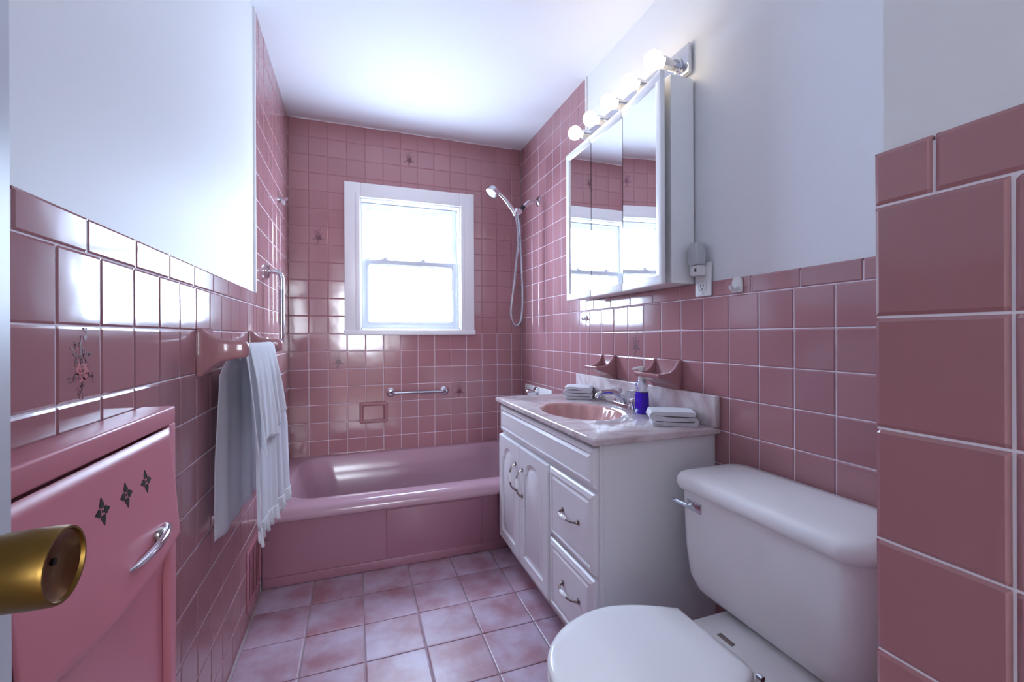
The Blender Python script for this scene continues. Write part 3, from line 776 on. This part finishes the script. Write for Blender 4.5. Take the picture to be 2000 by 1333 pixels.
# faucet
fa = thing('sink_faucet', (1.44, -1.362, ZT), 'chrome sink faucet with two clear acrylic handles', 'faucet')
fx, fy = 1.442, -1.365
rs = [[(fx+p[0], fy+p[1], z) for p in [(q[0], q[1]) for q in rrect(-.024*k, .024*k, -.080*k2, .080*k2, .0235*k, 0, 6)]] for k, k2, z in ((1, 1, ZT+.0005), (1, 1, ZT+.014), (.9, .97, ZT+.020), (.6, .9, ZT+.022))]
B().loft(rs).build('base', 'chrome', fa)
B().tube([(fx, fy, ZT+.012), (fx-.012, fy, ZT+.040), (fx-.045, fy, ZT+.062), (fx-.09, fy, ZT+.068), (fx-.122, fy, ZT+.060), (fx-.130, fy, ZT+.045)], [.020, .017, .0135, .012, .0115, .011], 16, 5).build('spout', 'chrome', fa)
for s_ in (-1, 1):
    yy = fy+s_*.052
    B().lathe([(.017, .015), (.016, .026), (.009, .030), (.009, .038)], (fx, yy, ZT), (0, 0, 1), 20).build('valve_stem', 'chrome', fa)
    B().lathe([(.010, .036), (.020, .040), (.0245, .050), (.0245, .064), (.020, .074), (.010, .077), (0, .077)], (fx, yy, ZT), (0, 0, 1), 8).build('handle', 'acrylic', fa, smooth=False)
# soap bottle
sb = thing('soap_bottle', (1.424, -1.512, ZT), 'clear pump bottle half full of violet hand soap', 'soap bottle')
cx_, cy_ = 1.424, -1.512
def bring(hx_, hy_, z, r): return [(cx_+p[0], cy_+p[1], z) for p in rrect(-hx_, hx_, -hy_, hy_, r, 0, 5)]
B().loft([bring(.017, .026, ZT+.001, .010), bring(.018, .027, ZT+.006, .011), bring(.018, .027, ZT+.062, .011), bring(.0165, .0255, ZT+.083, .011)]).build('liquid', 'liquid', sb, angle=50)
B().loft([bring(.0168, .0258, ZT+.083, .011), bring(.0175, .0262, ZT+.100, .011), bring(.0165, .025, ZT+.116, .011), bring(.012, .016, ZT+.128, .0105), bring(.011, .011, ZT+.133, .0105)]).build('bottle_top', 'bottle', sb, angle=50)
B().lathe([(.0125, .131), (.0135, .134), (.0135, .148), (.008, .151), (.0045, .152), (.0045, .170)], (cx_, cy_, ZT), (0, 0, 1), 18).build('pump_collar', 'plastic', sb)
B().tube([(cx_+.006, cy_-.004, ZT+.174), (cx_-.012, cy_+.010, ZT+.176), (cx_-.028, cy_+.024, ZT+.170)], [.008, .006, .0035], 10, 3).lathe([(.0095, .166), (.0105, .170), (.0105, .180), (.007, .183), (0, .183)], (cx_, cy_, ZT), (0, 0, 1), 16).build('pump_head', 'plastic', sb)
rnd = random.Random(5)
lb = B()
for i in range(14):
    zz = ZT+.02+.008*i; lb.lathe([(0, 0), (rnd.uniform(.0015, .0035), 0), (.0012, .0008)], (cx_-.0085+rnd.uniform(-.006, .006)*0-.0090, cy_+rnd.uniform(-.006, .022), zz), (-1, 0, 0), 8)
lb.build('label_print', 'dots', sb)

# folded washcloths
def folded(name, loc, rot, lx, ly, layers, th, label, seed):
    root = thing(name, (0, 0, 0), label, 'washcloth', 'folded washcloths on the vanity')
    rnd = random.Random(seed)
    # serpentine centre line in (s, z)
    pts = []
    for k in range(layers):
        z = th*.45+k*th*1.02; a, b_ = (0, lx) if k % 2 == 0 else (lx, 0)
        sh_ = rnd.uniform(-.006, .006)
        for i in range(9):
            t = i/8; pts.append((a+(b_-a)*t+(sh_ if 0 < i < 8 else 0), z+.0012*math.sin(t*7+k)))
        if k < layers-1:
            c = b_+(.0035 if b_ > 0 else -.0035); pts.append((c, z+th*.30)); pts.append((c, z+th*.76))
    n = len(pts); rings = []
    hh = th*.40
    nj = 14
    L, Rr = [], []
    for i, p in enumerate(pts):
        a = pts[max(0, i-1)]; b_ = pts[min(n-1, i+1)]; dx, dz = b_[0]-a[0], b_[1]-a[1]; l = math.hypot(dx, dz) or 1
        L.append((p[0]-dz/l*hh, p[1]+dx/l*hh)); Rr.append((p[0]+dz/l*hh, p[1]-dx/l*hh))
    outl = L+Rr[::-1]
    for j in range(nj+1):
        t = j/nj; y = -ly/2+ly*t; e_ = 1 if 0 < j < nj else .93
        rings.append([(q[0]-lx/2+.0016*math.sin(t*9+q[1]*300), y+.004*math.sin(q[1]*260+q[0]*20), max(.0006, q[1])+.0014*math.sin(t*6+q[0]*40)*(q[1]/(layers*th))) for q in outl])
    b = B().loft(rings)
    mt = Matrix.Translation(loc) @ Matrix.Rotation(rot, 4, 'Z')
    b.v = [tuple(mt @ Vector(v)) for v in b.v]
    root.location = loc; WORLD[root.name] = Matrix.Translation(loc)
    b.build('cloth', 'terry', root, angle=60)
    return root
folded('washcloth', (1.405, -1.035, ZT), R(-32), .12, .13, 4, .0145, 'folded pale washcloth at the far end of the vanity beside the faucet', 2)
folded('washcloth', (1.395, -1.715, ZT), R(-30), .135, .10, 3, .0165, 'folded pale washcloth at the near end of the vanity beside the backsplash', 9)

# ------------------------------------------------------------------ ceramic holders on right wall
def holder(name, yc, wd, label, cat):
    o = thing(name, (W, yc, .868), label, cat)
    za, zb = .870, .985
    def pf(off): # cheek profile in (x, z)
        top = [(W-.0006, zb), (W-.012, zb-.001), (W-.020, zb-.012), (W-.030, zb-.030), (W-.050, zb-.046), (W-.080, zb-.050), (W-.104, zb-.050)]
        bot = [(W-.106, zb-.056), (W-.102, zb-.066), (W-.080, zb-.072), (W-.050, zb-.082), (W-.030, zb-.092), (W-.022, zb-.105), (W-.014, za), (W-.0006, za)]
        return top+bot
    B().prism(pf(0), 'y', yc-wd/2, yc-wd/2+.013, .003, 2).build('cheek', 'ceramic', o, angle=60)
    B().prism(pf(0), 'y', yc+wd/2-.013, yc+wd/2, .003, 2).build('cheek', 'ceramic', o, angle=60)
    tr_ = [(W-.0006, za+.0005), (W-.013, za+.0005), (W-.021, zb-.105), (W-.030, zb-.091), (W-.050, zb-.081), (W-.080, zb-.071), (W-.101, zb-.065), (W-.105, zb-.055), (W-.103, zb-.0505), (W-.095, zb-.0505), (W-.092, zb-.058), (W-.05, zb-.066), (W-.025, zb-.072), (W-.014, zb-.050), (W-.010, zb-.004), (W-.0006, zb-.0006)]
    B().prism(tr_, 'y', yc-wd/2+.010, yc+wd/2-.010, 0).build('tray', 'ceramic', o, angle=60)
    return o
holder('toothbrush_holder', -1.160, .112, 'smaller rose ceramic wall holder above the far folded washcloth', 'holder')
holder('wall_soap_dish', -1.570, .150, 'larger rose ceramic wall soap dish above the violet soap bottle', 'soap dish')

# small white hooks
h1 = thing('stick_on_hook', (W, -1.893, 1.23), 'white heart-shaped adhesive hook on the cap tiles', 'hook')
pts = []
for i in range(28):
    t = 2*PI*i/28; pts.append((-1.893+.0012*16*math.sin(t)**3*1.02, 1.233+.00145*(13*math.cos(t)-5*math.cos(2*t)-2*math.cos(3*t)-math.cos(4*t))))
B().prism([(p[0], p[1]) for p in rrect(-1.912, -1.874, 1.208, 1.258, (.004, .004, .018, .018), 0, 5)], 'x', W-.007, W-.0006, .002).build('plate', 'plastic', h1)
B().tube([(W-.005, -1.893, 1.224), (W-.016, -1.893, 1.216), (W-.026, -1.893, 1.218), (W-.030, -1.893, 1.228)], [.006, .006, .006, .007], 10, 4).build('prong', 'plastic', h1)
h2 = thing('stick_on_hook', (W, -.938, 1.165), 'small oval white hook on the tiles under the mirror cabinet', 'hook')
B().lathe([(0, 0), (.013, 0), (.014, .003), (.010, .006), (0, .007)], (W-.0006, -.938, 1.165), (-1, 0, 0), 20).build('plate', 'plastic', h2)
B().tube([(W-.005, -.938, 1.168), (W-.014, -.938, 1.158), (W-.022, -.938, 1.160), (W-.024, -.938, 1.168)], .004, 10, 4).build('prong', 'plastic', h2)

# outlet and night light
ol = thing('wall_outlet', (W, -1.752, 1.26), 'white wall outlet beside the mirror cabinet', 'outlet')
B().box(W-.008, W-.0005, -1.788, -1.717, 1.208, 1.322, .003).build('cover_plate', 'plastic', ol)
for zc in (1.290, 1.242):
    r_ = B().box(W-.0105, W-.0075, -1.769, -1.736, zc-.015, zc+.015, .003).build('receptacle', 'plastic', ol)
    for dy, h in ((-.0065, .0045), (.0065, .0055)): B().box(W-.0109, W-.0100, -1.7525+dy-.0011, -1.7525+dy+.0011, zc-h+.002, zc+h+.002).build('slot', 'slot', r_, smooth=False)
    B().lathe([(0, 0), (.0022, 0), (.0022, .0006), (0, .0006)], (W-.0104, -1.7525, zc-.009), (-1, 0, 0), 10).build('slot', 'slot', r_, smooth=False)
B().lathe([(0, 0), (.003, 0), (.003, .001), (0, .0014)], (W-.0080, -1.7525, 1.217), (-1, 0, 0), 10).build('screw', 'antique', ol)
nl = thing('night_light', (W-.03, -1.752, 1.30), 'plug-in night light with frosted shade in the wall outlet', 'night light')
B().box(W-.046, W-.0110, -1.771, -1.734, 1.276, 1.312, .005).build('plug_body', 'plastic', nl)
rs = []
for hx_, hy_, z in ((.017, .020, 1.312), (.020, .023, 1.318), (.021, .024, 1.345), (.0195, .022, 1.372), (.016, .0185, 1.386), (.010, .012, 1.389)):
    rs.append(rrect(W-.032-hx_, W-.032+hx_, -1.7525-hy_, -1.7525+hy_, .008, z, 5))
B().loft(rs).build('shade', 'nl_shade', nl, angle=50)
B().box(W-.0475, W-.0455, -1.765, -1.757, 1.288, 1.300, .001).build('sensor', 'slot', nl)

# ------------------------------------------------------------------ medicine cabinet
mc = thing('medicine_cabinet', (W, -1.33, 1.25), 'white medicine cabinet with three mirrored doors over the vanity', 'cabinet')
XM = 1.384
ym0, ym1, zm0, zm1 = -1.712, -.950, 1.250, 1.984
bx_ = B().box(XM+.022, W-.0008, ym0+.006, ym1-.006, zm0+.006, zm1-.006, .002).build('box', 'mc_white', mc, smooth=False)
def mdoor(ya, yb, left, right, ang, px):
    """ang: opening angle about the far edge yb"""
    fw_ = .034; t = .018
    b = B()
    piv = Vector((XM+t, px, 0)); mt = Matrix.Translation(piv) @ Matrix.Rotation(ang, 4, 'Z') @ Matrix.Translation(-piv)
    def prof(b, a0, a1, c0, c1): b.box(XM, XM+t, a0, a1, c0, c1, .005, 3)
    prof(b, ya, yb, zm0, zm0+fw_); prof(b, ya, yb, zm1-fw_, zm1)
    if left: prof(b, yb-fw_, yb, zm0+fw_-.006, zm1-fw_+.006)
    if right: prof(b, ya, ya+fw_, zm0+fw_-.006, zm1-fw_+.006)
    b.v = [tuple(mt @ Vector(v)) for v in b.v]
    if left or right: o = b.build('mirror_door', 'mc_white', mc)
    else:
        h_ = len(b.v)//2
        o = bpy.data.objects.new('mirror_door', None); COL.objects.link(o); o.parent = mc; o.matrix_parent_inverse = Matrix.Translation((W, -1.33, 1.25)).inverted()
        for v0 in (0, h_):
            r_ = B(); r_.add(b.v[v0:v0+h_], [[i-v0 for i in f] for f in b.f if v0 <= f[0] < v0+h_]); r_.build('rail', 'mc_white', o)
    k = B().box(XM+.006, XM+.010, ya+(fw_-.004 if right else .001), yb-(fw_-.004 if left else .001), zm0+fw_-.004, zm1-fw_+.004)
    k.v = [tuple(mt @ Vector(v)) for v in k.v]
    k.build('mirror', 'mirror', o, smooth=False)
    e_ = B().box(XM+.0102, XM+t-.001, ya+.002, yb-.002, zm0+.01, zm1-.01); e_.v = [tuple(mt @ Vector(v)) for v in e_.v]
    e_.build('door_back', 'antique', o, smooth=False)
    return o
yA, yB = -1.190, -1.440
mdoor(yA+.0015, ym1, True, False, 0, ym1)
mdoor(yB+.0015, yA-.0015, False, False, 0, yA)
mdoor(ym0, yB-.0015, False, True, R(-5.0), yB)

# light bar
lbz = 2.058
lt = thing('vanity_light', (W, -1.35, 2.0), 'chrome light bar with five globe bulbs above the mirror', 'light fixture')
B().box(W-.016, W-.0006, -1.700, -.985, lbz-.052, lbz+.052, .003).build('back_plate', 'chrome', lt)
for i in range(5):
    y = -1.645+i*.1475
    B().lathe([(.026, 0), (.026, .006), (.0205, .008), (.0205, .052), (.0225, .054), (.0225, .072), (.018, .074)], (W-.0155, y, lbz-.004), (-1, 0, 0), 24).build('socket', 'chrome', lt)
    xs = W-.0155-.072
    pr = [(.013, 0), (.0145, .006)]+[(.0335*math.sin(R(a)), .038-.0335*math.cos(R(a))) for a in range(30, 181, 15)]
    pr = [(.013, -.002), (.0135, .004)]+[(max(.0335*math.sin(R(a)), 1e-4), .036-.0335*math.cos(R(a))) for a in range(26, 181, 14)]
    B().lathe(pr, (xs, y, lbz-.004), (-1, 0, 0), 24, True, True).build('bulb', 'bulb' if i < 4 else 'bulb_dim', lt, angle=80)

# ------------------------------------------------------------------ toilet
to = thing('toilet', (1.15, -2.165, 0), 'white two-piece toilet with closed lid beside the vanity', 'toilet')
yc = -2.165
yt = -2.148
def tring(x0, x1, hy, r, z): return rrect(x0, x1, yt-hy, yt+hy, r, z+.008*(z > .5), 8)
B().loft([tring(1.325, 1.46, .150, .05, .345), tring(1.292, 1.475, .200, .06, .351), tring(1.276, 1.482, .228, .06, .368), tring(1.268, 1.486, .240, .055, .40), tring(1.262, 1.488, .245, .05, .48), tring(1.258, 1.490, .249, .048, .632)]).build('tank', 'porcelain', to, angle=60)
B().loft([tring(1.252, 1.493, .252, .05, .630), tring(1.243, 1.496, .261, .055, .635), tring(1.240, 1.498, .264, .056, .648), tring(1.243, 1.497, .261, .055, .662), tring(1.250, 1.494, .254, .052, .670), tring(1.264, 1.487, .240, .046, .6745), tring(1.30, 1.46, .20, .03, .6765), tring(1.35, 1.42, .12, .02, .677)]).build('tank_lid', 'porcelain', to, angle=60)
lv = B().box(1.2535, 1.2605, yt+.150, yt+.205, .588, .616, .002).build('lever_plate', 'chrome', to)
B().tube([(1.256, yt+.192, .603), (1.240, yt+.193, .603)], .006, 10).build('lever_spindle', 'chrome', lv)
B().tube([(1.240, yt+.185, .604), (1.236, yt+.205, .605), (1.232, yt+.228, .607), (1.229, yt+.240, .608)], [.0065, .0065, .005, .0025], 10, 4).build('flush_lever', 'chrome', lv)
# bowl
def dring(k, z, dxf=0, dxb=0, back=1.13, hb=.109, a=.215, hw=.178, xc=.955, n=40, shrink=0):
    """D outline: round front toward -x, tapering to a straight back edge"""
    out = []
    for i in range(n+1):
        t = PI/2+PI*i/n; out.append((xc+(a-shrink)*math.cos(t), yc+(hw-shrink)*math.sin(t)))
    m_ = 10; bl = []
    for i in range(1, m_+1):
        s_ = i/m_; h = (hw-shrink)+((hb-shrink*.5)-(hw-shrink))*(s_**1.7); bl.append((xc+(back-shrink*.5-xc)*s_, h))
    out += [(x, yc-h) for x, h in bl]+[(x, yc+h) for x, h in bl[::-1]]
    return [(x, y, z) for x, y in out]
B().loft([dring(1, .3820), dring(1, .3850), dring(1, .394), dring(1, .3985, shrink=.003), dring(1, .4015, shrink=.010), dring(1, .4025, shrink=.03)], True, True).build('seat_lid', 'seat', to, angle=60)
B().loft([dring(1, .3605, shrink=.006), dring(1, .3640, shrink=.0), dring(1, .374, shrink=0), dring(1, .3800, shrink=.004)], True, True).build('seat', 'seat', to, angle=60)
def ering(x0, x1, hy, z, n=51):
    out = []
    N_ = 61
    for i in range(N_):
        t = 2*PI*i/N_; c, s_ = math.cos(t), math.sin(t); e_ = .75
        out.append(((x0+x1)/2+(x1-x0)/2*math.copysign(abs(c)**e_, c), yc+hy*math.copysign(abs(s_)**e_, s_), z))
    return out
B().loft([ering(.86, 1.34, .105, 0), ering(.86, 1.34, .105, .03), ering(.90, 1.32, .09, .06), ering(.92, 1.31, .092, .14), ering(.87, 1.30, .125, .22), ering(.80, 1.24, .160, .30), ering(.765, 1.20, .172, .34), ering(.757, 1.18, .174, .356), ering(.770, 1.16, .165, .3600)], True, True).build('bowl', 'porcelain', to, angle=60)
B().loft([rrect(1.06, 1.47, yc-.11, yc+.11, .03, .24, 6), rrect(1.05, 1.475, yc-.125, yc+.125, .035, .30, 6), rrect(1.05, 1.475, yc-.130, yc+.130, .03, .337, 6), rrect(1.055, 1.470, yc-.125, yc+.125, .03, .3445, 6)], True, True).build('deck', 'porcelain', to, angle=60)
for s_ in (-1, 1):
    B().box(1.128, 1.156, yc+s_*.082-.017, yc+s_*.082+.017, .344, .372, .005, 3).build('hinge', 'seat', to)
B().box(1.205, 1.218, yc+.018, yc+.062, .3443, .3462, .0008).build('mark_plate', 'antique', to)
B().tube([(1.140, yc-.110, .388), (1.140, yc-.122, .388)], .006, 10).build('hinge_pin', 'chrome', to)

# ------------------------------------------------------------------ added hall window, an unseen glowing fill source behind the viewer
w2 = thing('added_hall_window', (.5, -7.4, .7), 'added glowing window in the unseen hall, fill light from behind the viewer', 'window', kind='structure')
hx0, hx1, hz0, hz1, hy = 0.0, 1.0, .75, 2.15, -7.4
B().box(hx0+.05, hx1-.05, hy+.012, hy+.018, hz0+.05, hz1-.05).build('pane', 'hall_fill_pane', w2, smooth=False)  # added emissive pane, out of view
for q in ((hx0-.07, hx0+.05, hz0-.07, hz1+.07), (hx1-.05, hx1+.07, hz0-.07, hz1+.07), (hx0+.05, hx1-.05, hz0-.07, hz0+.05), (hx0+.05, hx1-.05, hz1-.05, hz1+.07), (hx0+.05, hx1-.05, 1.43, 1.47)):
    B().box(q[0], q[1], hy+.0005, hy+.035, q[2], q[3], .004).build('casing', 'trim', w2)
